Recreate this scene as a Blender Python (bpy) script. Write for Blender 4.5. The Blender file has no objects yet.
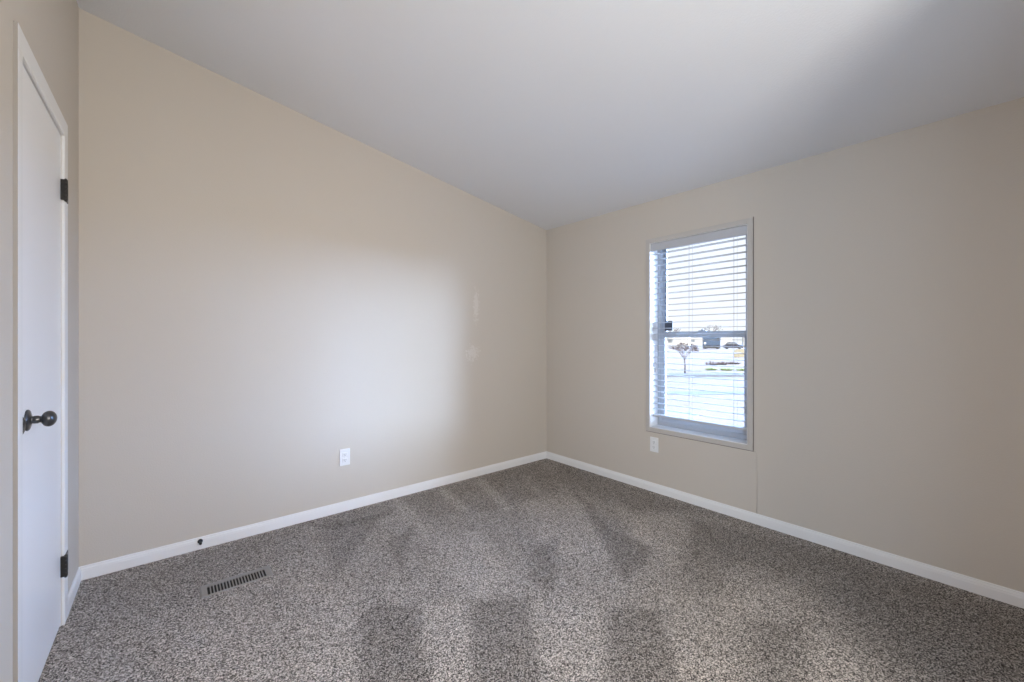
import bpy, bmesh, math, random
from mathutils import Vector, Matrix, noise

random.seed(7)
SC = bpy.context.scene
COL = SC.collection

# ------------------------------------------------------------------ camera
EYE = 1.2
cam_data = bpy.data.cameras.new('camera')
cam = bpy.data.objects.new('camera', cam_data)
COL.objects.link(cam)
cam.location = (0, 0, EYE)
cam.rotation_euler = (math.radians(90), 0, math.radians(-40))
cam_data.sensor_width = 36
cam_data.lens = 36 * 406.9 / 1024
cam_data.shift_y = -1.22 / 1024
cam_data.clip_start = 0.02
cam_data.clip_end = 800
SC.camera = cam

# ------------------------------------------------------------------ world, sun, added lights, exposure
SC.view_settings.view_transform = 'Standard'
SC.view_settings.look = 'None'
SC.view_settings.gamma = 1
SC.view_settings.use_curve_mapping = False
SC.view_settings.exposure = 0.0

world = bpy.data.worlds.new('world')
SC.world = world
world.use_nodes = True
wn = world.node_tree
wn.nodes.clear()
w_out = wn.nodes.new('ShaderNodeOutputWorld')
w_bg = wn.nodes.new('ShaderNodeBackground')
w_ramp = wn.nodes.new('ShaderNodeValToRGB')
w_sep = wn.nodes.new('ShaderNodeSeparateXYZ')
w_tc = wn.nodes.new('ShaderNodeTexCoord')
w_ramp.color_ramp.elements[0].position = 0.0
w_ramp.color_ramp.elements[0].position = 0.26
w_ramp.color_ramp.elements[0].color = (0.275, 0.28, 0.285, 1)
w_ramp.color_ramp.elements[1].position = 0.55
w_ramp.color_ramp.elements[1].color = (0.62, 0.78, 1.0, 1)
wn.links.new(w_tc.outputs['Generated'], w_sep.inputs[0])
wn.links.new(w_sep.outputs['Z'], w_ramp.inputs[0])
wn.links.new(w_ramp.outputs[0], w_bg.inputs['Color'])
w_bg.inputs['Strength'].default_value = 4.0
wn.links.new(w_bg.outputs[0], w_out.inputs[0])

def lamp(name, kind, loc, aim, energy, color, **kw):
    d = bpy.data.lights.new(name, kind)
    d.energy = energy
    d.color = color
    for k, v in kw.items():
        setattr(d, k, v)
    o = bpy.data.objects.new(name, d)
    COL.objects.link(o)
    o.location = loc
    o.rotation_euler = (Vector(aim) - Vector(loc)).to_track_quat('-Z', 'Y').to_euler()
    return o

def bearing(a, e):
    a, e = math.radians(a), math.radians(e)
    return (30 * math.sin(a) * math.cos(e), 30 * math.cos(a) * math.cos(e), 30 * math.sin(e))
def bearing(a, e):
    a, e = math.radians(a), math.radians(e)
    return (30 * math.sin(a) * math.cos(e), 30 * math.cos(a) * math.cos(e), 30 * math.sin(e))
lamp('sun', 'SUN', (-14, -24, 13), (0, 0, 0), 16.0, (1.0, 0.93, 0.84), angle=math.radians(0.6))
# wide suns added as low sky light, to brighten the room through the window
lamp('sky_fill_east', 'SUN', bearing(100, 9), (0, 0, 0), 31, (0.27, 0.50, 1.0), angle=math.radians(60))
lamp('sky_fill_south_east', 'SUN', bearing(146, 4), (0, 0, 0), 56, (0.56, 0.72, 1.0), angle=math.radians(52))
# unseen lamps: assumed hall light behind the camera, then three added room fills
lamp('assumed_hall_light', 'AREA', (-1.3, -2.0, 1.2), (1.8, 1.6, 0.9), 74, (0.58, 0.77, 1.0), shape='RECTANGLE', size=2.1, size_y=1.9)
lamp('side_fill_light', 'AREA', (-1.7, 0.3, 1.3), (2, 0.5, 1.15), 15, (0.45, 0.75, 1.0), shape='RECTANGLE', size=1.6, size_y=1.6)
lamp('side_low_fill_light', 'AREA', (-1.0, 0.3, 0.5), (2.9, 0.4, 0.7), 17, (1, 0.78, 0.66), shape='RECTANGLE', size=1.0, size_y=0.6)
lamp('opening_fill_light', 'AREA', (1.0, -0.95, 1.4), (-0.35, 1.6, 1.35), 62, (1.0, 0.95, 0.89), shape='RECTANGLE', size=0.8, size_y=1.2)

# ------------------------------------------------------------------ materials
def srgb(r, g, b):
    f = lambda c: (c / 255 / 12.92) if c / 255 <= 0.04045 else ((c / 255 + 0.055) / 1.055) ** 2.4
    return (f(r), f(g), f(b), 1)

def mat(name, col, rough=0.6, metal=0.0, spec=0.5):
    m = bpy.data.materials.new(name)
    m.use_nodes = True
    b = m.node_tree.nodes['Principled BSDF']
    b.inputs['Base Color'].default_value = (*col[:3], 1)
    b.inputs['Roughness'].default_value = rough
    b.inputs['Metallic'].default_value = metal
    b.inputs['Specular IOR Level'].default_value = spec
    return m

def bumpy(m, scale, strength, dist=0.002, detail=3, var=0.0, vscale=2.0):
    nt = m.node_tree
    b = nt.nodes['Principled BSDF']
    tc = nt.nodes.new('ShaderNodeTexCoord')
    n = nt.nodes.new('ShaderNodeTexNoise')
    n.inputs['Scale'].default_value = scale
    n.inputs['Detail'].default_value = detail
    bp = nt.nodes.new('ShaderNodeBump')
    bp.inputs['Strength'].default_value = strength
    bp.inputs['Distance'].default_value = dist
    nt.links.new(tc.outputs['Object'], n.inputs['Vector'])
    nt.links.new(n.outputs['Fac'], bp.inputs['Height'])
    nt.links.new(bp.outputs[0], b.inputs['Normal'])
    if var:
        n2 = nt.nodes.new('ShaderNodeTexNoise')
        n2.inputs['Scale'].default_value = vscale
        n2.inputs['Detail'].default_value = 4
        mx = nt.nodes.new('ShaderNodeMix')
        mx.data_type = 'RGBA'
        c = b.inputs['Base Color'].default_value
        mx.inputs[6].default_value = (c[0] * (1 - var), c[1] * (1 - var), c[2] * (1 - var), 1)
        mx.inputs[7].default_value = (min(1, c[0] * (1 + var)), min(1, c[1] * (1 + var)), min(1, c[2] * (1 + var)), 1)
        nt.links.new(tc.outputs['Object'], n2.inputs['Vector'])
        nt.links.new(n2.outputs['Fac'], mx.inputs[0])
        nt.links.new(mx.outputs[2], b.inputs['Base Color'])
    return m

WALLC = (0.585, 0.535, 0.47)
m_wall = bumpy(mat('wall_paint', WALLC, 0.55, spec=0.35), 170, 0.35, 0.002)
m_ceil = bumpy(mat('ceiling_paint', (0.745, 0.76, 0.785), 0.8, spec=0.2), 120, 0.35, 0.003)
m_trim = mat('white_trim_paint', (0.80, 0.80, 0.80), 0.35)
m_door = bumpy(mat('white_door_paint', (0.84, 0.84, 0.84), 0.32), 60, 0.05, 0.001)
m_wtrim = mat('window_trim_paint', (0.52, 0.49, 0.455), 0.5)
m_edge_shade = mat('painted_edge_shade', (0.34, 0.315, 0.285), 0.6)  # darker than the wall paint: shade of the casing side
m_trim_line = mat('dark_trim_line', (0.16, 0.13, 0.12), 0.9)
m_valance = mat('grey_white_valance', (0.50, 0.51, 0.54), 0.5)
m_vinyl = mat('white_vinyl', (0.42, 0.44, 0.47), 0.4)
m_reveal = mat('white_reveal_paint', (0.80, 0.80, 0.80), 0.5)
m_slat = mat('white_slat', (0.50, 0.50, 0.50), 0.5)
m_cord = mat('cord', (0.32, 0.32, 0.34), 0.7)
m_black = mat('dark_bronze_metal', (0.035, 0.033, 0.032), 0.35, 0.6)
m_knob = mat('aged_pewter', (0.10, 0.10, 0.105), 0.32, 0.85)
m_rubber = mat('black_rubber', (0.015, 0.015, 0.018), 0.6)
m_plate = mat('white_plastic', (0.80, 0.81, 0.82), 0.3)
m_slot = mat('slot_dark', (0.02, 0.02, 0.02), 0.8)
m_reg = mat('taupe_metal', (0.27, 0.255, 0.24), 0.45)
m_sensor = mat('dark_grey_plastic', (0.06, 0.065, 0.08), 0.5)

# back wall: same paint, with two pale filler patches where the wall was repaired
m_wall_patched = m_wall.copy()
m_wall_patched.name = 'wall_paint_patched'
nt = m_wall_patched.node_tree
b_ = nt.nodes['Principled BSDF']
tc_ = nt.nodes.new('ShaderNodeTexCoord')
def patch_mask(cx, cz, rx, rz, thr):
    mp = nt.nodes.new('ShaderNodeMapping')
    mp.inputs['Location'].default_value = (-cx / rx, 0, -cz / rz)
    mp.inputs['Scale'].default_value = (1 / rx, 0, 1 / rz)
    nt.links.new(tc_.outputs['Object'], mp.inputs[0])
    ln = nt.nodes.new('ShaderNodeVectorMath'); ln.operation = 'LENGTH'
    nt.links.new(mp.outputs[0], ln.inputs[0])
    nz = nt.nodes.new('ShaderNodeTexNoise'); nz.inputs['Scale'].default_value = 55; nz.inputs['Detail'].default_value = 5
    nt.links.new(tc_.outputs['Object'], nz.inputs['Vector'])
    ad = nt.nodes.new('ShaderNodeMath'); ad.operation = 'MULTIPLY_ADD'
    ad.inputs[1].default_value = 2.6; ad.inputs[2].default_value = -1.3
    nt.links.new(nz.outputs['Fac'], ad.inputs[0])
    s = nt.nodes.new('ShaderNodeMath'); s.operation = 'ADD'
    nt.links.new(ad.outputs[0], s.inputs[0]); nt.links.new(ln.outputs['Value'], s.inputs[1])
    mr = nt.nodes.new('ShaderNodeMapRange')
    mr.inputs['From Min'].default_value = thr; mr.inputs['From Max'].default_value = thr - 0.35
    nt.links.new(s.outputs[0], mr.inputs['Value'])
    return mr.outputs[0]
PATCHES = [(2.058, 1.497, 0.038, 0.17, 0.85), (2.025, 1.085, 0.085, 0.095, 0.80)]
acc = None
for p in PATCHES:
    o_ = patch_mask(*p)
    if acc is None:
        acc = o_
    else:
        mxx = nt.nodes.new('ShaderNodeMath'); mxx.operation = 'MAXIMUM'
        nt.links.new(acc, mxx.inputs[0]); nt.links.new(o_, mxx.inputs[1]); acc = mxx.outputs[0]
sc_ = nt.nodes.new('ShaderNodeMath'); sc_.operation = 'MULTIPLY'; sc_.inputs[1].default_value = 0.30
nt.links.new(acc, sc_.inputs[0])
mx_ = nt.nodes.new('ShaderNodeMix'); mx_.data_type = 'RGBA'
mx_.inputs[6].default_value = (*WALLC, 1)
mx_.inputs[7].default_value = (0.80, 0.77, 0.74, 1)
nt.links.new(sc_.outputs[0], mx_.inputs[0])
nt.links.new(mx_.outputs[2], b_.inputs['Base Color'])

# glass: clear, thin
m_glass = bpy.data.materials.new('window_glass')
m_glass.use_nodes = True
nt = m_glass.node_tree
nt.nodes.clear()
go = nt.nodes.new('ShaderNodeOutputMaterial')
gt = nt.nodes.new('ShaderNodeBsdfTransparent'); gt.inputs[0].default_value = (0.96, 0.975, 0.985, 1)
gg = nt.nodes.new('ShaderNodeBsdfGlossy'); gg.inputs['Roughness'].default_value = 0.02
gf = nt.nodes.new('ShaderNodeFresnel'); gf.inputs[0].default_value = 1.25
gm = nt.nodes.new('ShaderNodeMixShader')
nt.links.new(gf.outputs[0], gm.inputs[0]); nt.links.new(gt.outputs[0], gm.inputs[1])
nt.links.new(gg.outputs[0], gm.inputs[2]); nt.links.new(gm.outputs[0], go.inputs[0])

# carpet: speckled cut pile, nap attribute = which way the vacuum left the pile lying
m_carpet = bpy.data.materials.new('carpet')
m_carpet.use_nodes = True
nt = m_carpet.node_tree
b_ = nt.nodes['Principled BSDF']
b_.inputs['Roughness'].default_value = 0.95
b_.inputs['Specular IOR Level'].default_value = 0.05
tc_ = nt.nodes.new('ShaderNodeTexCoord')
v_ = nt.nodes.new('ShaderNodeTexVoronoi'); v_.inputs['Scale'].default_value = 290; v_.inputs['Randomness'].default_value = 1
n1 = nt.nodes.new('ShaderNodeTexNoise'); n1.inputs['Scale'].default_value = 420; n1.inputs['Detail'].default_value = 4; n1.inputs['Roughness'].default_value = 0.7
sep = nt.nodes.new('ShaderNodeSeparateColor')
avg = nt.nodes.new('ShaderNodeMix'); avg.data_type = 'FLOAT'; avg.inputs[0].default_value = 0.35
rmp = nt.nodes.new('ShaderNodeValToRGB')
e = rmp.color_ramp.elements
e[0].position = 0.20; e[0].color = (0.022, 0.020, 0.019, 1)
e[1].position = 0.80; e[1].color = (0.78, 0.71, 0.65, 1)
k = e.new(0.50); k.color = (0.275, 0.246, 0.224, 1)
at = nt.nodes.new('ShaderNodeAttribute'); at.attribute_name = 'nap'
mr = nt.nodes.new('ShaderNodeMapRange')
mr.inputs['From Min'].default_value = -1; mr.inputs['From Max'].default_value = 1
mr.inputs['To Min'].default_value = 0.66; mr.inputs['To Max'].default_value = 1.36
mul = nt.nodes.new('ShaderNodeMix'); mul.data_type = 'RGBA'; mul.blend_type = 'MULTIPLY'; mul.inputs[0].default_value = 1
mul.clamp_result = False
bp = nt.nodes.new('ShaderNodeBump'); bp.inputs['Strength'].default_value = 0.7; bp.inputs['Distance'].default_value = 0.004
L = nt.links.new
L(tc_.outputs['Object'], v_.inputs['Vector']); L(tc_.outputs['Object'], n1.inputs['Vector'])
L(v_.outputs['Color'], sep.inputs[0]); L(sep.outputs[0], avg.inputs[2]); L(n1.outputs['Fac'], avg.inputs[3])
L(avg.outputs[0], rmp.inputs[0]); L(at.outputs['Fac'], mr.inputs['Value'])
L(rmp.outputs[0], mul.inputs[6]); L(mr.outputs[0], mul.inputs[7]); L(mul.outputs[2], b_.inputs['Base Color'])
L(avg.outputs[0], bp.inputs['Height']); L(bp.outputs[0], b_.inputs['Normal'])

# ------------------------------------------------------------------ helpers
def bx(bm, x0, x1, y0, y1, z0, z1, bev=0.0, seg=2):
    n = bmesh.new()
    bmesh.ops.create_cube(n, size=1)
    for v in n.verts:
        v.co = Vector(((x0 + x1) / 2 + v.co.x * (x1 - x0), (y0 + y1) / 2 + v.co.y * (y1 - y0), (z0 + z1) / 2 + v.co.z * (z1 - z0)))
    if bev:
        bmesh.ops.bevel(n, geom=n.edges[:], offset=bev, segments=seg, affect='EDGES', profile=0.6)
    merge(bm, n)

def merge(bm, n, mtx=None):
    if mtx is not None:
        n.transform(mtx)
    vm = {v: bm.verts.new(v.co) for v in n.verts}
    for f in n.faces:
        try:
            nf = bm.faces.new([vm[v] for v in f.verts])
            nf.smooth = f.smooth
        except ValueError:
            pass
    n.free()

def lathe(bm, prof, origin, axis, seg=32, smooth=True):
    """prof: list of (radius, distance along axis)"""
    n = bmesh.new()
    rings = []
    for r, d in prof:
        rings.append([n.verts.new((max(r, 1e-5) * math.cos(2 * math.pi * i / seg), max(r, 1e-5) * math.sin(2 * math.pi * i / seg), d)) for i in range(seg)])
    for a, b in zip(rings, rings[1:]):
        for i in range(seg):
            f = n.faces.new((a[i], a[(i + 1) % seg], b[(i + 1) % seg], b[i])); f.smooth = smooth
    for ring, rev in ((rings[0], True), (rings[-1], False)):
        n.faces.new(list(reversed(ring)) if rev else ring)
    q = Vector((0, 0, 1)).rotation_difference(Vector(axis).normalized()).to_matrix().to_4x4()
    merge(bm, n, Matrix.Translation(Vector(origin)) @ q)

def tube(bm, pts, radii, seg=8):
    pts = [Vector(p) for p in pts]
    if not hasattr(radii, '__len__'):
        radii = [radii] * len(pts)
    rings = []
    for i, p in enumerate(pts):
        t = (pts[min(i + 1, len(pts) - 1)] - pts[max(i - 1, 0)]).normalized()
        up = Vector((0, 0, 1)) if abs(t.z) < 0.9 else Vector((1, 0, 0))
        a = t.cross(up).normalized(); b = t.cross(a)
        rings.append([bm.verts.new(p + (a * math.cos(2 * math.pi * k / seg) + b * math.sin(2 * math.pi * k / seg)) * radii[i]) for k in range(seg)])
    for a, b in zip(rings, rings[1:]):
        for i in range(seg):
            f = bm.faces.new((a[i], a[(i + 1) % seg], b[(i + 1) % seg], b[i])); f.smooth = True
    bm.faces.new(list(reversed(rings[0]))); bm.faces.new(rings[-1])

def prism(bm, poly, mapf, t0, t1):
    """extrude a 2D polygon; mapf(u, v, t) -> point"""
    a = [bm.verts.new(mapf(u, v, t0)) for u, v in poly]
    b = [bm.verts.new(mapf(u, v, t1)) for u, v in poly]
    n = len(poly)
    bm.faces.new(a); bm.faces.new(list(reversed(b)))
    for i in range(n):
        bm.faces.new((a[i], b[i], b[(i + 1) % n], a[(i + 1) % n]))

def obj(name, bm, m, parent=None, loc=None):
    bmesh.ops.recalc_face_normals(bm, faces=bm.faces[:])
    me = bpy.data.meshes.new(name)
    bm.to_mesh(me); bm.free()
    me.materials.append(m)
    o = bpy.data.objects.new(name, me)
    COL.objects.link(o)
    if parent is not None:
        o.parent = parent
        o.location = -Vector(parent.location)
        if parent.rotation_euler.z:
            o.location = (0, 0, 0)
    if loc is not None:
        o.location = loc
    return o

def struct(name, bm, m, label=None):
    o = obj(name, bm, m); o['kind'] = 'structure'
    if label: o['label'] = label
    return o

def thing(name, label, cat, loc, rz=0, group=None, kind=None):
    o = bpy.data.objects.new(name, None); COL.objects.link(o)
    o.empty_display_size = 0.1
    o.location = loc; o.rotation_euler = (0, 0, rz)
    if label: o['label'] = label
    if cat: o['category'] = cat
    if group: o['group'] = group
    if kind: o['kind'] = kind
    return o

# ------------------------------------------------------------------ room shell
XL, XR = -0.351, 2.926        # inner faces of left and right wall
YB = 2.942                    # inner face of back wall
YF = -0.32                    # wall behind the camera, inner face
HX0, HX1, HY0 = -2.7, 2.926, -2.4   # space behind
def cz(x, y):                 # sloping ceiling
    return 2.312 + 0.1655 * (XR - x) - 0.0085 * (YB - y)

XO = XR + 0.165               # outer face of right wall
WY0, WY1, WZ0, WZ1 = 1.060, 1.778, 0.505, 1.968   # window opening

# floor with fine grid so that the vacuum marks follow the pile
from_px = None
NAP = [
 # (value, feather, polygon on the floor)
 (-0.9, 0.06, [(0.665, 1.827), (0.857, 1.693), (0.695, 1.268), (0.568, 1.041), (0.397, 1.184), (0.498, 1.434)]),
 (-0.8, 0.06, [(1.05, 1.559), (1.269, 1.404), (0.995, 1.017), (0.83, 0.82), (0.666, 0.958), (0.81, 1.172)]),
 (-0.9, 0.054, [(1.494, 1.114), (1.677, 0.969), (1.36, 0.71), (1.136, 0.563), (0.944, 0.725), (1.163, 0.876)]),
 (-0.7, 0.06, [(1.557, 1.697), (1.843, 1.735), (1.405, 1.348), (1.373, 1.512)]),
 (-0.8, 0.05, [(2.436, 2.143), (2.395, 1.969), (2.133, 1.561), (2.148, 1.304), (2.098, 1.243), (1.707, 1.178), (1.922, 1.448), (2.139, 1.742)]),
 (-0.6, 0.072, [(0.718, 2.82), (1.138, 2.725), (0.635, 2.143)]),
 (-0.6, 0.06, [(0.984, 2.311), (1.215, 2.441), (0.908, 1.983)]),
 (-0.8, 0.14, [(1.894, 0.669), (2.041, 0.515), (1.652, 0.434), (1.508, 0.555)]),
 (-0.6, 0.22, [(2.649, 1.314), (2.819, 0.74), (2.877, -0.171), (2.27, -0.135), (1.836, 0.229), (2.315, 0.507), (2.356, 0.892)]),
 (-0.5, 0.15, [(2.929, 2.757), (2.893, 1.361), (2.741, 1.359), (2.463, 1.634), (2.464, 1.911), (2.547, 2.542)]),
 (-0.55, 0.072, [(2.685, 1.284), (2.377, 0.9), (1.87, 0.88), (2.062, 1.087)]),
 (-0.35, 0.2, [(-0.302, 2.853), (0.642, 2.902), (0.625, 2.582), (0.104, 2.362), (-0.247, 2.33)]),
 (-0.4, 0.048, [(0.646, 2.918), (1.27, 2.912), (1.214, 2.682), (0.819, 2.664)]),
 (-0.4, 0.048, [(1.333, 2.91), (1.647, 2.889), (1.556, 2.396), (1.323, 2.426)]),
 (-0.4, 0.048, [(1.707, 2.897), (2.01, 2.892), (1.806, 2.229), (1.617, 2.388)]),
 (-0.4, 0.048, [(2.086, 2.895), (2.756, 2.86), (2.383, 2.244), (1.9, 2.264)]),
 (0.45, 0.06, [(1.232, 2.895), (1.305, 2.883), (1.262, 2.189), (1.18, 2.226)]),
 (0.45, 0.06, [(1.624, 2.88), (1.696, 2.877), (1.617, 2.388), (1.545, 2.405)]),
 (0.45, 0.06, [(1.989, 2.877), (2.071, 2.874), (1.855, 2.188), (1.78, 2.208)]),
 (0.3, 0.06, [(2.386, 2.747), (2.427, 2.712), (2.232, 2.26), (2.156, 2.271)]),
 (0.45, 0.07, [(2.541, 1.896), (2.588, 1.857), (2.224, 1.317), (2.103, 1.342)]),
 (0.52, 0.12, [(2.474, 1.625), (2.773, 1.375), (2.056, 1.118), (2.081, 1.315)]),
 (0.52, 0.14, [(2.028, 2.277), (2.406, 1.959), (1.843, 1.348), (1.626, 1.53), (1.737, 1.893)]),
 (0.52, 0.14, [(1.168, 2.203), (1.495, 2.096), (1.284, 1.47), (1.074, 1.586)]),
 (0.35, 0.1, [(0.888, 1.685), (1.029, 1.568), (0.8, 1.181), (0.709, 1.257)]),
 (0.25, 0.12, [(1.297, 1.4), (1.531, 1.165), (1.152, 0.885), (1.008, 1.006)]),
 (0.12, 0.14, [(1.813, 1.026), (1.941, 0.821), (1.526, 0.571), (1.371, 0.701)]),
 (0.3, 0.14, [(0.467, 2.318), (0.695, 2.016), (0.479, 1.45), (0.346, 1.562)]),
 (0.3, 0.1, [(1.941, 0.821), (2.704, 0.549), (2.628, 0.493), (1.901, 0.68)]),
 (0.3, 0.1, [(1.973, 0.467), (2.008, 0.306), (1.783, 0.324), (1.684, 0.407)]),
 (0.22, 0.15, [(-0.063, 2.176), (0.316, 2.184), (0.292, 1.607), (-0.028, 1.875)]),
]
def seg_d(p, a, b):
    ax, ay = a; bx_, by = b; px, py = p
    dx, dy = bx_ - ax, by - ay
    t = max(0, min(1, ((px - ax) * dx + (py - ay) * dy) / (dx * dx + dy * dy + 1e-12)))
    return math.hypot(px - ax - t * dx, py - ay - t * dy)
def inside(p, poly):
    c = False; n = len(poly); x, y = p
    for i in range(n):
        x1, y1 = poly[i]; x2, y2 = poly[(i + 1) % n]
        if (y1 > y) != (y2 > y) and x < (x2 - x1) * (y - y1) / (y2 - y1) + x1:
            c = not c
    return c
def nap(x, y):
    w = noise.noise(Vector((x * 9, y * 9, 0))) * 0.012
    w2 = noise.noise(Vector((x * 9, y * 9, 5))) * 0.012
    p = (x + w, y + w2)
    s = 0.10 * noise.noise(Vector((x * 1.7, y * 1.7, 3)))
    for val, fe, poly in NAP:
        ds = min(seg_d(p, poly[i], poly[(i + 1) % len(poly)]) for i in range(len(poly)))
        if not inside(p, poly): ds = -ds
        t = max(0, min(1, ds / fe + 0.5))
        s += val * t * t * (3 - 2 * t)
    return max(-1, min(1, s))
bm = bmesh.new()
nx, ny = 132, 132
gx = [XL - 0.02 + (XR - XL + 0.04) * i / nx for i in range(nx + 1)]
gy = [YF - 0.1 + (YB - YF + 0.12) * j / ny for j in range(ny + 1)]
g = [[bm.verts.new((x, y, 0)) for x in gx] for y in gy]
for j in range(ny):
    for i in range(nx):
        bm.faces.new((g[j][i], g[j][i + 1], g[j + 1][i + 1], g[j + 1][i]))
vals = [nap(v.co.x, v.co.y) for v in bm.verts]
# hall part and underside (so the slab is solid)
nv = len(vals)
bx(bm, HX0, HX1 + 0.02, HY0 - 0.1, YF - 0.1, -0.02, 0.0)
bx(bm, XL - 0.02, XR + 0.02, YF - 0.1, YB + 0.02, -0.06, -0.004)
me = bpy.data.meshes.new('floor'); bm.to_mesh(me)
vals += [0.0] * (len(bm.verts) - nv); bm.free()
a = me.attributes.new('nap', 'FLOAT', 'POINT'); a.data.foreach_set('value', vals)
me.materials.append(m_carpet)
floor = bpy.data.objects.new('floor', me); COL.objects.link(floor)
floor['kind'] = 'structure'; floor['label'] = 'speckled grey brown carpet with vacuum marks'

# ceiling slab (sloping)
def slab(bm, x0, x1, y0, y1, t=0.14):
    vs = []
    for dz in (0, t):
        vs.append([bm.verts.new((x, y, cz(x, y) + dz)) for x, y in ((x0, y0), (x1, y0), (x1, y1), (x0, y1))])
    bm.faces.new(vs[0]); bm.faces.new(list(reversed(vs[1])))
    for i in range(4):
        bm.faces.new((vs[0][i], vs[0][(i + 1) % 4], vs[1][(i + 1) % 4], vs[1][i]))
bm = bmesh.new(); slab(bm, HX0 - 0.1, XO + 0.02, HY0 - 0.1, YB + 0.1)
struct('ceiling', bm, m_ceil, 'sloping off white ceiling rising to the left')

def wall_y(name, y0, y1, x0, x1, m, holes=(), zb=0.0):
    """wall running along x, between y0 and y1, top follows the ceiling"""
    bm = bmesh.new()
    top = lambda x: cz(x, (y0 + y1) / 2) + 0.02
    prism(bm, [(x0, zb), (x1, zb), (x1, top(x1)), (x0, top(x0))], lambda u, v, t: (u, t, v), y0, y1)
    return struct(name, bm, m)
wall_y('wall_back', YB, YB + 0.12, XL - 0.1, XO, m_wall_patched, zb=-0.7)

# right wall with the window opening
bm = bmesh.new()
def rw(y0, y1, z0, z1s):
    prism(bm, [(y0, z0), (y1, z0), (y1, z1s[1]), (y0, z1s[0])], lambda u, v, t: (t, u, v), XR, XO)
tp = lambda y: cz(XR, y) + 0.02
rw(HY0, WY0, -0.7, (tp(HY0), tp(WY0)))
rw(WY1, YB, -0.7, (tp(WY1), tp(YB)))
rw(WY0, WY1, -0.7, (WZ0, WZ0))
rw(WY0, WY1, WZ1, (tp(WY0), tp(WY1)))
struct('wall_right', bm, m_wall)

# left wall with the door opening (room side of a shallow closet)
DY0, DY1, DZ1 = 1.888, 2.520, 2.060
LOY0, LOY1 = -0.2, 1.40      # unseen opening added left of the camera to let the side fill in
bm = bmesh.new()
def lw(y0, y1, z0, z1):
    prism(bm, [(y0, z0), (y1, z0), (y1, z1), (y0, z1)], lambda u, v, t: (t, u, v), XL - 0.1, XL)
ztl = cz(XL, 1.0) + 0.03
lw(YF - 0.1, LOY0, 0, ztl); lw(LOY1, DY0, 0, ztl); lw(LOY0, LOY1, 2.05, ztl); lw(DY1, YB, 0, ztl); lw(DY0, DY1, DZ1, ztl)
struct('wall_left', bm, m_wall)

# wall behind the camera: opening on its left half, the camera stands in it
OPX = 1.6
bm = bmesh.new()
tpf = lambda x: cz(x, YF) + 0.02
prism(bm, [(OPX, 0), (XR, 0), (XR, tpf(XR)), (OPX, tpf(OPX))], lambda u, v, t: (u, t, v), YF - 0.1, YF)
prism(bm, [(XL, 2.5), (OPX, 2.5), (OPX, tpf(OPX)), (XL, tpf(XL))], lambda u, v, t: (u, t, v), YF - 0.1, YF)
struct('wall_front', bm, m_wall)
# space behind
bm = bmesh.new()
prism(bm, [(HX0 - 0.1, -0.7), (XO, -0.7), (XO, cz(XO, HY0)), (HX0 - 0.1, cz(HX0 - 0.1, HY0) + 0.02)], lambda u, v, t: (u, t, v), HY0 - 0.1, HY0)
struct('wall_hall_back', bm, m_wall)
bm = bmesh.new()
prism(bm, [(HY0, -0.7), (YB + 0.1, -0.7), (YB + 0.1, 3.2), (HY0, 3.2)], lambda u, v, t: (t, u, v), HX0 - 0.1, HX0)
struct('wall_hall_left', bm, m_wall)
bm = bmesh.new()
prism(bm, [(HX0, 0), (XL - 0.1, 0), (XL - 0.1, 2.86), (HX0, 3.2)], lambda u, v, t: (u, t, v), YF - 0.1, YF)
struct('wall_hall_front', bm, m_wall)
bm = bmesh.new()
prism(bm, [(HX0, -0.7), (XL - 0.1, -0.7), (XL - 0.1, 2.86), (HX0, 3.2)], lambda u, v, t: (u, t, v), YB, YB + 0.1)
struct('wall_closet_back', bm, m_wall)

# ------------------------------------------------------------------ baseboards (stepped profile)
PROF = [(0, 0), (0.0100, 0), (0.0100, 0.043), (0.0088, 0.048), (0.0088, 0.053), (0.0060, 0.059), (0.0052, 0.0655), (0.0035, 0.068), (0, 0.068)]
def baseboard(name, a, b, nrm, lab, mit0=1, mit1=1):
    a = Vector((*a, 0)); b = Vector((*b, 0)); nrm = Vector((*nrm, 0)); d = (b - a).normalized()
    bm = bmesh.new()
    A = [bm.verts.new(a + nrm * t + d * (t * mit0) + Vector((0, 0, z))) for t, z in PROF]
    B = [bm.verts.new(b + nrm * t - d * (t * mit1) + Vector((0, 0, z))) for t, z in PROF]
    bm.faces.new(A); bm.faces.new(list(reversed(B)))
    for i in range(len(PROF) - 1):
        bm.faces.new((A[i], A[i + 1], B[i + 1], B[i]))
    return struct(name, bm, m_trim, lab)
baseboard('baseboard_back', (XL, YB), (XR, YB), (0, -1), 'white stepped baseboard below the back wall')
baseboard('baseboard_right', (XR, YB), (XR, YF), (-1, 0), 'white stepped baseboard below the window wall')
baseboard('baseboard_left', (XL, 2.586), (XL, YB), (1, 0), 'short white baseboard between door and corner', 0, 1)
baseboard('baseboard_front', (XL, LOY1), (XL, 1.838), (1, 0), 'white baseboard on the near side of the door', 0, 0)

# raised joint in the wall board under the window
bm = bmesh.new()
tube(bm, [(XR - 0.0002, 1.024, 0.477), (XR - 0.0002, 1.006, 0.455), (XR - 0.0002, 1.004, 0.30), (XR - 0.0002, 1.006, 0.068)], 0.0022, 6)
struct('trim_1', bm, m_wall, 'faint vertical joint line in the wall board below the window')

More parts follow.
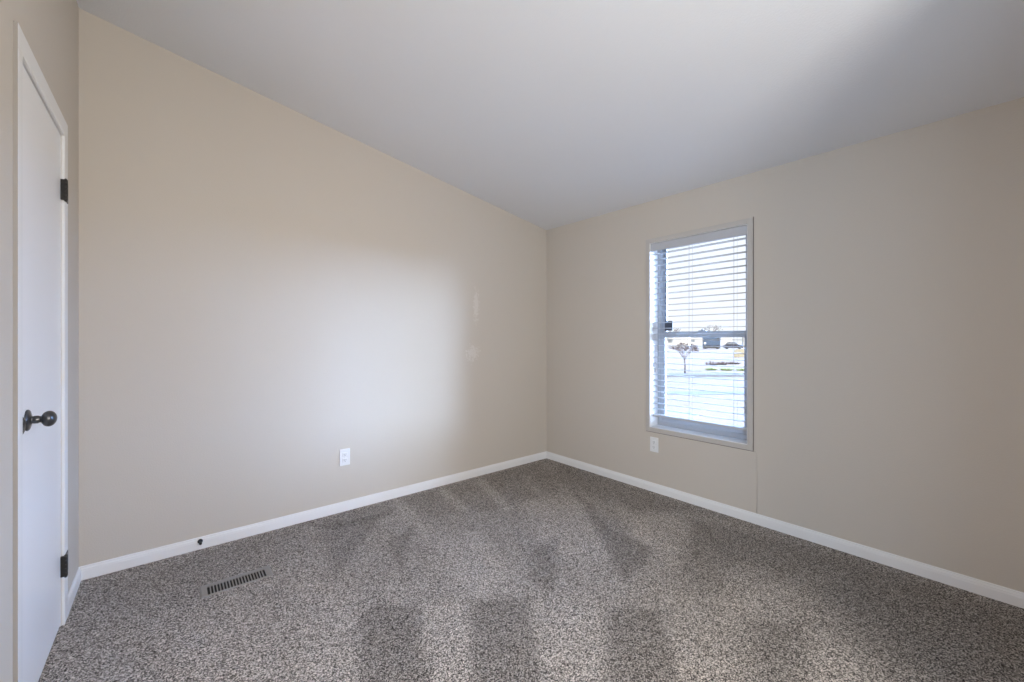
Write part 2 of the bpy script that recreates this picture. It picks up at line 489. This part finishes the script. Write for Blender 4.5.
# ------------------------------------------------------------------ door
dr = thing('door_1', 'white flush interior door in a flat white casing', None, (XL, 2.2, 0), kind='structure')
bm = bmesh.new(); bx(bm, XL - 0.036, XL - 0.001, DY0 + 0.004, DY1 - 0.004, 0.012, DZ1 - 0.004, 0.0012, 1)
obj('door_panel', bm, m_door, dr)
bm = bmesh.new()
CT = 0.010
bx(bm, XL, XL + CT, 1.838, 1.886, 0, 2.058, 0.0012, 1)
bx(bm, XL, XL + CT, 2.522, 2.588, 0, 2.058, 0.0012, 1)
bx(bm, XL, XL + CT, 1.838, 2.588, 2.058, 2.128, 0.0012, 1)
obj('door_casing', bm, m_trim, dr)
bm = bmesh.new(); bx(bm, XL, XL + CT - 0.0006, 1.8362, 1.8385, 0.068, 2.127); obj('casing_edge_shade', bm, m_edge_shade, dr)['label'] = 'outer casing edge with shade painted into its colour'  # thin strip carrying the painted shade of the casing side
bm = bmesh.new()   # jamb lining
bx(bm, XL - 0.1, XL - 0.0005, DY0 - 0.012, DY0 + 0.001, 0, DZ1)
bx(bm, XL - 0.1, XL - 0.0005, DY1 - 0.001, DY1 + 0.012, 0, DZ1)
bx(bm, XL - 0.1, XL - 0.0005, DY0, DY1, DZ1 - 0.001, DZ1 + 0.012)
bx(bm, XL - 0.055, XL - 0.038, DY0, DY0 + 0.012, 0, DZ1)
bx(bm, XL - 0.055, XL - 0.038, DY1 - 0.012, DY1, 0, DZ1)
obj('door_jamb', bm, m_trim, dr)
KY, KZ = 1.992, 0.9425
bm = bmesh.new()
lathe(bm, [(0.034, 0), (0.034, 0.003), (0.031, 0.006), (0.022, 0.0085), (0.013, 0.010), (0.0115, 0.013), (0.0125, 0.016), (0.0125, 0.024), (0.0105, 0.027),
           (0.0105, 0.0315)] +
      [(0.0255 * math.sin(t), 0.0475 - 0.0180 * math.cos(t)) for t in [0.56 + (math.pi - 0.58) * i / 16 for i in range(17)]],
      (XL - 0.001, KY, KZ), (1, 0, 0), 40)
obj('door_knob', bm, m_knob, dr)['label'] = 'dark pewter round knob'
bm = bmesh.new()
lathe(bm, [(0.022, 0), (0.027, 0.001), (0.027, 0.005), (0.020, 0.008), (0.004, 0.009)], (XL - 0.001, 1.917, 0.936), (1, 0, 0), 32)
obj('latch_plate', bm, m_black, dr)['label'] = 'dark curved latch plate'
for hz in (0.250, 1.829):
    bm = bmesh.new()
    xx = XL + CT
    for kk in range(5):
        lathe(bm, [(0.0060, 0.0004), (0.0066, 0.001), (0.0066, 0.0162), (0.0060, 0.0168)], (xx + 0.0035, 2.516, hz - 0.043 + kk * 0.0172), (0, 0, 1), 14)
    lathe(bm, [(0.003, -0.004), (0.0045, -0.002), (0.0045, 0.09), (0.002, 0.093)], (xx + 0.0035, 2.516, hz - 0.0445), (0, 0, 1), 12)
    bx(bm, XL - 0.001, xx + 0.003, 2.5095, 2.520, hz - 0.043, hz + 0.043, 0.0008, 1)
    bx(bm, xx - 0.0005, xx + 0.0025, 2.520, 2.580, hz - 0.043, hz + 0.043, 0.0008, 1)
    for zz in (-0.028, 0, 0.028):
        lathe(bm, [(0.0045, 0), (0.0045, 0.0012), (0.002, 0.0018)], (xx + 0.0023, 2.556, hz + zz), (1, 0, 0), 12)
    obj('hinge', bm, m_black, dr)['label'] = 'black hinge'

# ------------------------------------------------------------------ door stop on the baseboard
SX, SZ = 0.130, 0.044
ds = thing('door_stop', 'small dark door stop sticking out of the back baseboard above the floor vent', 'door stop', (SX, YB - 0.009, SZ))
bm = bmesh.new(); lathe(bm, [(0.0125, 0), (0.0125, 0.004), (0.010, 0.009), (0.006, 0.012)], (SX, YB - 0.009, SZ + 0.003), (0, -1, 0), 20)
obj('base', bm, m_rubber, ds)
bm = bmesh.new()
pts = [(SX + 0.0045 * math.cos(t * 1.3), YB - 0.019 - 0.0009 * t, SZ + 0.003 + 0.0045 * math.sin(t * 1.3)) for t in range(26)]
tube(bm, pts, 0.0013, 6)
lathe(bm, [(0.004, 0), (0.004, 0.022)], (SX, YB - 0.018, SZ + 0.003), (0, -1, -0.05), 12)
obj('rod', bm, m_black, ds)
bm = bmesh.new(); lathe(bm, [(0.006, 0), (0.0068, 0.002), (0.0068, 0.008), (0.005, 0.0105)], (SX, YB - 0.040, SZ + 0.002), (0, -1, 0), 18)
obj('tip', bm, m_rubber, ds)

# ------------------------------------------------------------------ outlets
def outlet(label, org, nrm, group):
    """plate with duplex receptacle; built facing +local x"""
    rz = math.atan2(nrm[1], nrm[0])
    t = thing('wall_outlet', label, 'outlet', org, rz, group)
    bm = bmesh.new(); bx(bm, 0.0002, 0.0062, -0.035, 0.035, -0.0575, 0.0575, 0.0028, 3); obj('cover_plate', bm, m_plate, t)
    for s in (-1, 1):
        bm = bmesh.new(); bx(bm, 0.004, 0.0082, -0.0165, 0.0165, s * 0.0195 - 0.0140, s * 0.0195 + 0.0140, 0.0035, 3)
        r = obj('receptacle', bm, m_plate, t)
        bm = bmesh.new()
        bx(bm, 0.0078, 0.0086, -0.0075, -0.0055, s * 0.0195 - 0.002, s * 0.0195 + 0.007)
        bx(bm, 0.0078, 0.0086, 0.0055, 0.0075, s * 0.0195 - 0.002, s * 0.0195 + 0.006)
        lathe(bm, [(0.0024, 0), (0.0024, 0.0008)], (0.0078, 0, s * 0.0195 - 0.0075), (1, 0, 0), 12)
        so = obj('slots', bm, m_slot, r); so.location = (0, 0, 0); so['label'] = 'dark plug slots'
    bm = bmesh.new(); lathe(bm, [(0.003, 0.005), (0.003, 0.0072), (0.001, 0.0076)], (0, 0, 0), (1, 0, 0), 12)
    obj('screw', bm, m_plate, t)
    return t
outlet('white wall outlet on the wide wall left of the room corner', (0.936, YB, 0.377), (0, -1), None)
outlet('white wall outlet low under the window left end', (XR, 1.738, 0.373), (-1, 0), None)

# ------------------------------------------------------------------ floor register
RX0, RX1, RY0, RY1 = 0.106, 0.402, 2.366, 2.484
rg = thing('floor_vent', 'taupe metal slotted floor vent set in the carpet by the wide wall', 'vent', ((RX0 + RX1) / 2, (RY0 + RY1) / 2, 0))
GX0, GX1, GY0, GY1 = 0.134, 0.374, 2.374, 2.455
bm = bmesh.new()
zt = 0.0065
ring_o = [(RX0, RY0), (RX1, RY0), (RX1, RY1), (RX0, RY1)]
ring_m = [(RX0 + 0.006, RY0 + 0.006), (RX1 - 0.006, RY0 + 0.006), (RX1 - 0.006, RY1 - 0.006), (RX0 + 0.006, RY1 - 0.006)]
ring_i = [(GX0, GY0), (GX1, GY0), (GX1, GY1), (GX0, GY1)]
R = [[bm.verts.new((x, y, z)) for x, y in rr] for rr, z in ((ring_o, 0.0012), (ring_m, zt), (ring_i, zt), (ring_i, 0.001))]
for a_, b2 in zip(R, R[1:]):
    for i in range(4):
        bm.faces.new((a_[i], a_[(i + 1) % 4], b2[(i + 1) % 4], b2[i]))
obj('frame', bm, m_reg, rg)
bm = bmesh.new(); bx(bm, GX0, GX1, GY0, GY1, 0.0004, 0.0010)
obj('duct_opening', bm, m_slot, rg)['label'] = 'black opening behind the bars'
NB = 19
pitch = (GX1 - GX0) / NB
for i in range(1, NB):
    bm = bmesh.new(); x = GX0 + i * pitch
    bx(bm, x - 0.0024, x + 0.0024, GY0 - 0.001, GY1 + 0.001, 0.0012, zt, 0.0008, 1)
    obj('bar', bm, m_reg, rg)

# ------------------------------------------------------------------ window
wd = thing('window_1', 'white single hung window in the right wall', None, (XR, (WY0 + WY1) / 2, WZ0), kind='structure')
T = 0.033
bm = bmesh.new()
bx(bm, XR - 0.008, XR + 0.002, WY0 - T, WY0, WZ0 - T, WZ1 + T, 0.0015, 1)
bx(bm, XR - 0.008, XR + 0.002, WY1, WY1 + T, WZ0 - T, WZ1 + T, 0.0015, 1)
bx(bm, XR - 0.008, XR + 0.002, WY0, WY1, WZ0 - T, WZ0, 0.0015, 1)
bx(bm, XR - 0.008, XR + 0.002, WY0, WY1, WZ1, WZ1 + T, 0.0015, 1)
obj('window_trim', bm, m_wtrim, wd)['label'] = 'narrow wall coloured trim'
bm = bmesh.new()  # dark strips along one side and the bottom of the trim
bx(bm, XR - 0.0012, XR + 0.002, WY0 - T - 0.0045, WY0 - T, WZ0 - T - 0.004, WZ1 + T + 0.006)
bx(bm, XR - 0.0012, XR + 0.002, WY0 - T, WY1 + T, WZ0 - T - 0.0045, WZ0 - T)
obj('trim_edge_line', bm, m_trim_line, wd)['label'] = 'dark line along the side and bottom of the trim'
FX0, FX1 = 3.034, 3.088
bm = bmesh.new()     # lining of the opening
l = 0.004
bx(bm, XR - 0.004, FX1, WY0 - 0.001, WY0 + l, WZ0, WZ1)
bx(bm, XR - 0.004, FX1, WY1 - l, WY1 + 0.001, WZ0, WZ1)
bx(bm, XR - 0.004, FX1, WY0 + l, WY1 - l, WZ0 - 0.001, WZ0 + l)
bx(bm, XR - 0.004, FX1, WY0 + l, WY1 - l, WZ1 - l, WZ1 + 0.001)
obj('window_reveal', bm, m_reveal, wd)
y0, y1, z0, z1 = WY0 + l, WY1 - l, WZ0 + l, WZ1 - l
def ringbox(bm, x0, x1, y0, y1, z0, z1, ws, wb, wt, bev=0.002):
    bx(bm, x0, x1, y0, y0 + ws, z0, z1, bev, 1)
    bx(bm, x0, x1, y1 - ws, y1, z0, z1, bev, 1)
    bx(bm, x0, x1, y0 + ws, y1 - ws, z0, z0 + wb, bev, 1)
    bx(bm, x0, x1, y0 + ws, y1 - ws, z1 - wt, z1, bev, 1)
bm = bmesh.new()
ringbox(bm, FX0, FX1 + 0.02, y0, y1, z0, z1, 0.028, 0.039, 0.018)
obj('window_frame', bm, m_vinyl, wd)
MZ = 1.241
bm = bmesh.new()     # lower sash, nearer the room
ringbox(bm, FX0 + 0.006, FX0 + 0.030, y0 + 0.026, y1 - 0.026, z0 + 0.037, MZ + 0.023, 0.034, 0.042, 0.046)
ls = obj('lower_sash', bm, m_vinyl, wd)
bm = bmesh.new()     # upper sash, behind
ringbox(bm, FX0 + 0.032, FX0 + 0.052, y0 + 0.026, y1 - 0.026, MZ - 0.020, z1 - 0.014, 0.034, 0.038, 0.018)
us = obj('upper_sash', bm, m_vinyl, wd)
bm = bmesh.new(); bx(bm, FX0 + 0.016, FX0 + 0.020, y0 + 0.055, y1 - 0.055, z0 + 0.065, MZ - 0.018)
o_ = obj('glass_pane', bm, m_glass, ls); o_.location = (0, 0, 0)
bm = bmesh.new(); bx(bm, FX0 + 0.040, FX0 + 0.044, y0 + 0.055, y1 - 0.055, MZ + 0.014, z1 - 0.028)
o_ = obj('glass_pane', bm, m_glass, us); o_.location = (0, 0, 0)
bm = bmesh.new()     # sash lock
bx(bm, FX0 + 0.008, FX0 + 0.028, 1.39, 1.445, MZ + 0.023, MZ + 0.030, 0.002, 2)
lathe(bm, [(0.009, 0), (0.009, 0.008), (0.006, 0.011)], (FX0 + 0.018, 1.418, MZ + 0.028), (0, 0, 1), 16)
o_ = obj('sash_lock', bm, m_vinyl, ls); o_.location = (0, 0, 0)

# ------------------------------------------------------------------ blind
BX = 2.976
bl = thing('window_blind', 'white horizontal slat blind with open slats hanging in the window', 'blind', (BX, (WY0 + WY1) / 2, WZ1 - l))
bm = bmesh.new(); bx(bm, BX - 0.026, BX + 0.026, WY0 + 0.008, WY1 - 0.008, WZ1 - 0.045, WZ1 - 0.0045, 0.003, 2)
obj('headrail', bm, m_slat, bl)
bm = bmesh.new(); bx(bm, XR + 0.006, XR + 0.012, WY0 + 0.006, WY1 - 0.006, 1.902, WZ1 - 0.006, 0.0025, 2)
bx(bm, XR + 0.005, XR + 0.013, WY0 + 0.006, WY1 - 0.006, WZ1 - 0.014, WZ1 - 0.0055, 0.002, 2)
obj('valance', bm, m_valance, bl)
SY0, SY1 = WY0 + 0.010, WY1 - 0.010
STEP = 0.0458
Z0 = 1.2 + 1.2 * 0.571
def slat_bm(z):
    bm = bmesh.new()
    n = 7; W = 0.049
    up, lo = [], []
    for i in range(n):
        t = i / (n - 1) * 2 - 1
        zc = z + 0.0022 * (1 - t * t)
        up.append((BX + t * W / 2, zc + 0.0012)); lo.append((BX + t * W / 2, zc - 0.0012))
    poly = up + lo[::-1]
    prism(bm, poly, lambda u, v, t: (u, t, v), SY0, SY1)
    return bm
first = None
for i in range(28):
    if first is None:
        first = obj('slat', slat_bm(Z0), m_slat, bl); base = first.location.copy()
    else:
        s = first.copy(); COL.objects.link(s); s.parent = bl; s.location = base + Vector((0, 0, -STEP * i))
zr = Z0 - STEP * 28 - 0.004
bm = bmesh.new(); bx(bm, BX - 0.025, BX + 0.025, SY0, SY1, zr - 0.009, zr + 0.008, 0.004, 3)
obj('bottom_rail', bm, m_slat, bl)
for yy in (1.700, 1.470, 1.155):
    bm = bmesh.new()
    for xx in (BX - 0.0265, BX + 0.0265):
        tube(bm, [(xx, yy, WZ1 - 0.04), (xx, yy, zr)], 0.0006, 5)
    tube(bm, [(BX, yy + 0.012, WZ1 - 0.04), (BX, yy + 0.012, zr)], 0.0006, 5)
    obj('ladder_cord', bm, m_cord, bl)
for yy, ze in ((1.742, 0.98), (1.752, 1.02)):
    bm = bmesh.new(); tube(bm, [(BX - 0.032, yy, WZ1 - 0.045), (BX - 0.033, yy, 1.5), (BX - 0.032, yy + 0.001, ze)], 0.0012, 6)
    p_ = obj('lift_cord', bm, m_cord, bl)
    bm = bmesh.new(); lathe(bm, [(0.002, 0), (0.004, 0.006), (0.0055, 0.03), (0.0045, 0.034)], (BX - 0.032, yy + 0.001, ze), (0, 0, -1), 12)
    o_ = obj('tassel', bm, m_slat, p_); o_.location = (0, 0, 0)

# dark square sensor on the lower corner of the upper pane, with its strip running up
sn = thing('window_sensor', 'small dark square tag at lower left of the upper window pane', 'sensor', (FX0 + 0.030, 1.655, MZ + 0.06))
bm = bmesh.new(); bx(bm, FX0 + 0.022, FX0 + 0.0315, 1.660, 1.724, MZ + 0.032, MZ + 0.110, 0.003, 2)
obj('case', bm, m_sensor, sn)
bm = bmesh.new(); bx(bm, FX0 + 0.024, FX0 + 0.0315, 1.715, 1.724, MZ + 0.108, z1 - 0.03, 0.001, 1)
obj('strip', bm, m_sensor, sn)

# ------------------------------------------------------------------ outside
GZ = -0.7
m_ground = bumpy(mat('pale_gravel', (0.145, 0.120, 0.103), 0.95, spec=0.1), 3.0, 0.5, 0.05, 6, 0.12, 0.35)
m_road = bumpy(mat('pale_road', (0.142, 0.120, 0.105), 0.9, spec=0.1), 8.0, 0.3, 0.02, 5, 0.08, 0.3)
m_curb_shade = mat('curb_and_road_shade', (0.05, 0.052, 0.06), 0.9)
m_bark = mat('bark', (0.03, 0.02, 0.018), 0.9)
m_twig = mat('dry_twigs', (0.045, 0.028, 0.024), 0.9)
m_weed = mat('green_weeds', (0.10, 0.14, 0.035), 0.9)
m_blue = mat('blue_paint', (0.028, 0.045, 0.075), 0.4)
m_car = mat('dark_car_paint', (0.018, 0.016, 0.022), 0.3)
m_tyre = mat('tyre', (0.02, 0.02, 0.022), 0.8)
m_cglass = mat('car_glass', (0.09, 0.10, 0.11), 0.3)
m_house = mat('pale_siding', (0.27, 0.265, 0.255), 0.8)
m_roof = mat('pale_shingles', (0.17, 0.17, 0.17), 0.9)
m_tan = mat('tan_paint', (0.17, 0.15, 0.105), 0.8)
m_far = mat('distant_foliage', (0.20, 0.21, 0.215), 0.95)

bm = bmesh.new()
bx(bm, -60, 420, -260, 320, GZ - 0.3, GZ)
g_ = struct('ground', bm, m_ground, 'pale sunlit gravel ground outside the window')
def strip(bm, x0, x1, y0, y1, z0, z1, ang, org, bev=0):
    n = bmesh.new(); bx(n, x0, x1, y0, y1, z0, z1, bev, 1)
    merge(bm, n, Matrix.Translation(Vector(org)) @ Matrix.Rotation(ang, 4, 'Z'))
# the street runs askew to the house, crossing the view
RA = math.atan2(-0.646, 0.763)      # direction of the street
m_road_shade = mat('painted_road_shade', (0.06, 0.07, 0.10), 0.9)
bm = bmesh.new(); strip(bm, -90, 90, 14.9, 21.2, -0.01, 0.012, RA, (0, 0, GZ))
struct('road', bm, m_road, 'pale street outside the window')
bm = bmesh.new(); strip(bm, -90, 90, 20.9, 22.0, 0, 0.10, RA, (0, 0, GZ), 0.02); strip(bm, -90, 90, 20.1, 20.45, 0, 0.015, RA, (0, 0, GZ))  # the thin second strip is a shadow line painted on the road
struct('curb', bm, m_curb_shade, 'grey concrete curb with a painted shadow line, far side of the street')
bm = bmesh.new(); strip(bm, -90, 90, 14.1, 14.9, 0, 0.014, RA, (0, 0, GZ)); strip(bm, -90, 90, 17.0, 17.15, 0, 0.016, RA, (0, 0, GZ))  # shadow bands lying on the street, painted as flat strips
struct('road_shade_bands', bm, m_road_shade, 'blue grey shadow bands painted along the street')
m_ground_shade = mat('painted_ground_shade', (0.12, 0.135, 0.18), 0.9)
bm = bmesh.new(); prism(bm, [(10.273, 6.394), (10.71, 4.987), (8.977, 4.451), (8.625, 5.503)], lambda u, v, t: (u, v, t), GZ, GZ + 0.02)  # cast shadow painted on the ground as a flat slab
struct('ground_shade_patch', bm, m_ground_shade, 'blue grey shadow patch painted on the ground near the house')

def place(px, depth):
    """a spot on the ground seen from the window: bearing px (degrees from +y) and distance"""
    return Vector((depth * math.sin(math.radians(px)), depth * math.cos(math.radians(px)), GZ))

def bare_tree(name, label, cat, loc, h, spread, crown_z, seed, m_b, thick=0.05, levels=4, group=None, rmin=0.004):
    rnd = random.Random(seed)
    t = thing(name, label, cat, loc, 0, group)
    bm = bmesh.new()
    pts = [(0, 0, 0), (0.02 * h, 0.01, crown_z * 0.5), (-0.01 * h, 0.02, crown_z)]
    tube(bm, [Vector(p) for p in pts], [thick, thick * 0.8, thick * 0.65], 7)
    o = obj('trunk', bm, m_b, t); o.location = (0, 0, 0)
    bm = bmesh.new()
    def grow(p, d, ln, r, lv):
        q = p + d * ln
        q.z = min(q.z, h)
        r = max(r, rmin)
        tube(bm, [p, (p + q) / 2 + Vector((rnd.uniform(-1, 1), rnd.uniform(-1, 1), 0)) * ln * 0.06, q], [r, r * 0.8, r * 0.6], 5)
        if lv == 0: return
        for _ in range(3 if lv > 1 else 4):
            nd = (d + Vector((rnd.uniform(-1, 1), rnd.uniform(-1, 1), rnd.uniform(-0.35, 0.5))) * 0.8).normalized()
            grow(q, nd, ln * rnd.uniform(0.55, 0.8), r * 0.6, lv - 1)
    for k in range(5):
        a = 2 * math.pi * k / 5 + rnd.uniform(-0.3, 0.3)
        grow(Vector((-0.01 * h, 0.02, crown_z)), Vector((math.cos(a) * spread, math.sin(a) * spread, (h - crown_z) * 0.9)).normalized(), (h - crown_z) * 0.42, thick * 0.5, levels - 1)
    o = obj('branches', bm, m_twig, t); o.location = (0, 0, 0)
    return t
bare_tree('bare_tree', 'small bare reddish brown tree on the far side of the street', 'tree', (22.4, 11.4, GZ), 1.74, 0.55, 0.78, 4, m_bark, .05, 5, None, 0.011)

def shrub(label, loc, r, h, seed, m, group):
    rnd = random.Random(seed)
    bm = bmesh.new()
    for _ in range(90):
        a = rnd.uniform(0, 2 * math.pi); q = rnd.random() ** 0.6
        p0 = Vector((math.cos(a) * r * q * 0.6, math.sin(a) * r * q * 0.6, 0))
        p1 = Vector((math.cos(a) * r * q, math.sin(a) * r * q, h * rnd.uniform(0.5, 1) * (1.1 - 0.5 * q)))
        tube(bm, [p0, (p0 + p1) / 2 + Vector((rnd.uniform(-.03, .03), rnd.uniform(-.03, .03), 0.02)), p1], [0.012, 0.010, 0.003], 4)
    o = obj('low_shrub' if m is not m_weed else 'green_weeds', bm, m)
    o.location = loc
    o['label'] = label; o['category'] = 'shrub' if m is not m_weed else 'weeds'; o['group'] = group
    return o
for i, (x, y, r, h) in enumerate(((30.8, 13.6, .6, .42), (32.0, 13.4, .5, .35), (33.6, 13.2, .6, .3))):
    shrub(('low dry shrub right behind the bare tree', 'low dry shrub in the middle of the far lot', 'low dry shrub farthest from the bare tree')[i], (x, y, GZ), r, h, 20 + i, m_twig, 'dry shrubs on the far lot')
for i in range(4):
    x = 25.9 + 0.52 * i; y = 11.5 - 0.72 * i
    shrub('patch of low green weeds just beyond the street curb', (x, y, GZ), .44, .20, 40 + i, m_weed, 'green weeds beyond the curb')

def vehicle(name, label, cat, loc, rz): return thing(name, label, cat, loc, rz)
def part(name, bm, m, par):
    o = obj(name, bm, m, par); o.location = (0, 0, 0); return o
def wheel(par, x, y, r, w):
    bm = bmesh.new(); lathe(bm, [(r * .55, 0), (r * .95, 0.01), (r, 0.04), (r, w - 0.04), (r * .95, w - 0.01), (r * .55, w)], (x, y, r), (0, 1, 0), 20); part('wheel', bm, m_tyre, par)
# dark sedan, side on
face = math.radians(-67 )
cr = vehicle('parked_car', 'dark sedan parked side on in the distance beyond the lot', 'car', (88.7, 34.9, GZ), face)
bm = bmesh.new()
body = [(-1.75, .25), (1.75, .25), (1.82, .5), (1.75, .78), (1.0, .90), (-1.25, .95), (-1.72, .88), (-1.80, .5)]
prism(bm, body, lambda u, v, t: (u, t, v), -.85, .85); part('body', bm, m_car, cr)
bm = bmesh.new()
cab = [(-1.45, .93), (1.0, .88), (.45, 1.36), (.1, 1.46), (-.75, 1.46), (-1.05, 1.38)]
a = [bm.verts.new((u, -.80 if v < 1 else -.62, v)) for u, v in cab]; b = [bm.verts.new((u, .80 if v < 1 else .62, v)) for u, v in cab]
bm.faces.new(a); bm.faces.new(list(reversed(b)))
for i in range(6): bm.faces.new((a[i], b[i], b[(i + 1) % 6], a[(i + 1) % 6]))
part('cabin', bm, m_car, cr)
for x0, x1 in ((-1.15, -.25), (-.17, .65)):
    bm = bmesh.new(); prism(bm, [(x0, .98), (x1, .98), (min(x1, .42), 1.34), (max(x0, -.95), 1.34)], lambda u, v, t: (u, t, v), -.83, -.60); part('side_window', bm, m_cglass, cr)
for x in (-1.15, 1.15):
    for y in (-.88, .68): wheel(cr, x, y, .32, .2)
# blue box van
vn = vehicle('blue_van', 'tall blue box van parked left of the dark sedan', 'van', (85.6, 37.9, GZ), face)
bm = bmesh.new(); bx(bm, -1.66, 1.66, -1.0, 1.0, .75, 2.95, .05, 2); part('cargo_box', bm, m_blue, vn)
bm = bmesh.new(); bx(bm, -1.62, 1.62, -.9, .9, .15, .76, .02, 1); part('chassis', bm, m_tyre, vn)
bm = bmesh.new(); bx(bm, 1.0, 1.45, -1.03, -.99, 1.75, 2.3, .01, 1); part('side_window', bm, m_tyre, vn)
bm = bmesh.new(); bx(bm, -1.35, -1.05, -1.03, -.99, 1.05, 1.35, .01, 1); part('round_light', bm, m_plate, vn)
for x in (-1.1, 1.1):
    for y in (-.95, .7): wheel(vn, x, y, .38, .25)

# far houses and trees, pale in the distance
def house(label, loc, w, d, h, rz, mh=None):
    t = thing('distant_house', label, 'house', loc, rz, 'distant houses')
    bm = bmesh.new(); bx(bm, -w / 2, w / 2, -d / 2, d / 2, 0, h); part('wall', bm, mh or m_house, t)
    bm = bmesh.new(); prism(bm, [(-d / 2 - .4, h - .05), (d / 2 + .4, h - .05), (0, h + d * .16)], lambda u, v, q: (q, u, v), -w / 2 - .4, w / 2 + .4); part('roof', bm, m_roof, t)
    for x in (-w * .28, w * .18):
        bm = bmesh.new(); bx(bm, x - .6, x + .6, -d / 2 - .05, -d / 2 + .02, 1.1, 2.1); part('window', bm, m_cglass, t)
house('pale low house behind the bare tree on the horizon', (112, 64, GZ), 15, 8, 3.0, face)
house('pale low house behind the blue van on the horizon', (150, 68, GZ), 16, 8, 3.0, face)
house('pale low house behind the dark sedan on the horizon', (138, 45, GZ), 12, 8, 2.9, face)
bm = bmesh.new(); bx(bm, -.75, .75, -.4, .4, 0, .72, .04, 2); bx(bm, -.6, .6, -.3, .3, .7, .86, .03, 2)
o_ = obj('utility_box', bm, m_tan); o_.location = (48.257, 18.116, GZ); o_.rotation_euler = (0, 0, face)
o_['label'] = 'low tan utility box on the far lot below the dark sedan'; o_['category'] = 'box'
for i, (lab, x, y, h) in enumerate((('tall bare tree on the skyline above the blue van', 101, 44.5, 5.6), ('wide bare tree on the skyline left of the view', 108, 58, 5.4),
        ('lower bare tree between the skyline trees', 124, 56, 5.0))):
    bare_tree('skyline_tree', lab, 'tree', (x, y, GZ), h, 1.6, 2.6, 60 + i, m_far, .12, 4, 'bare trees on the skyline')
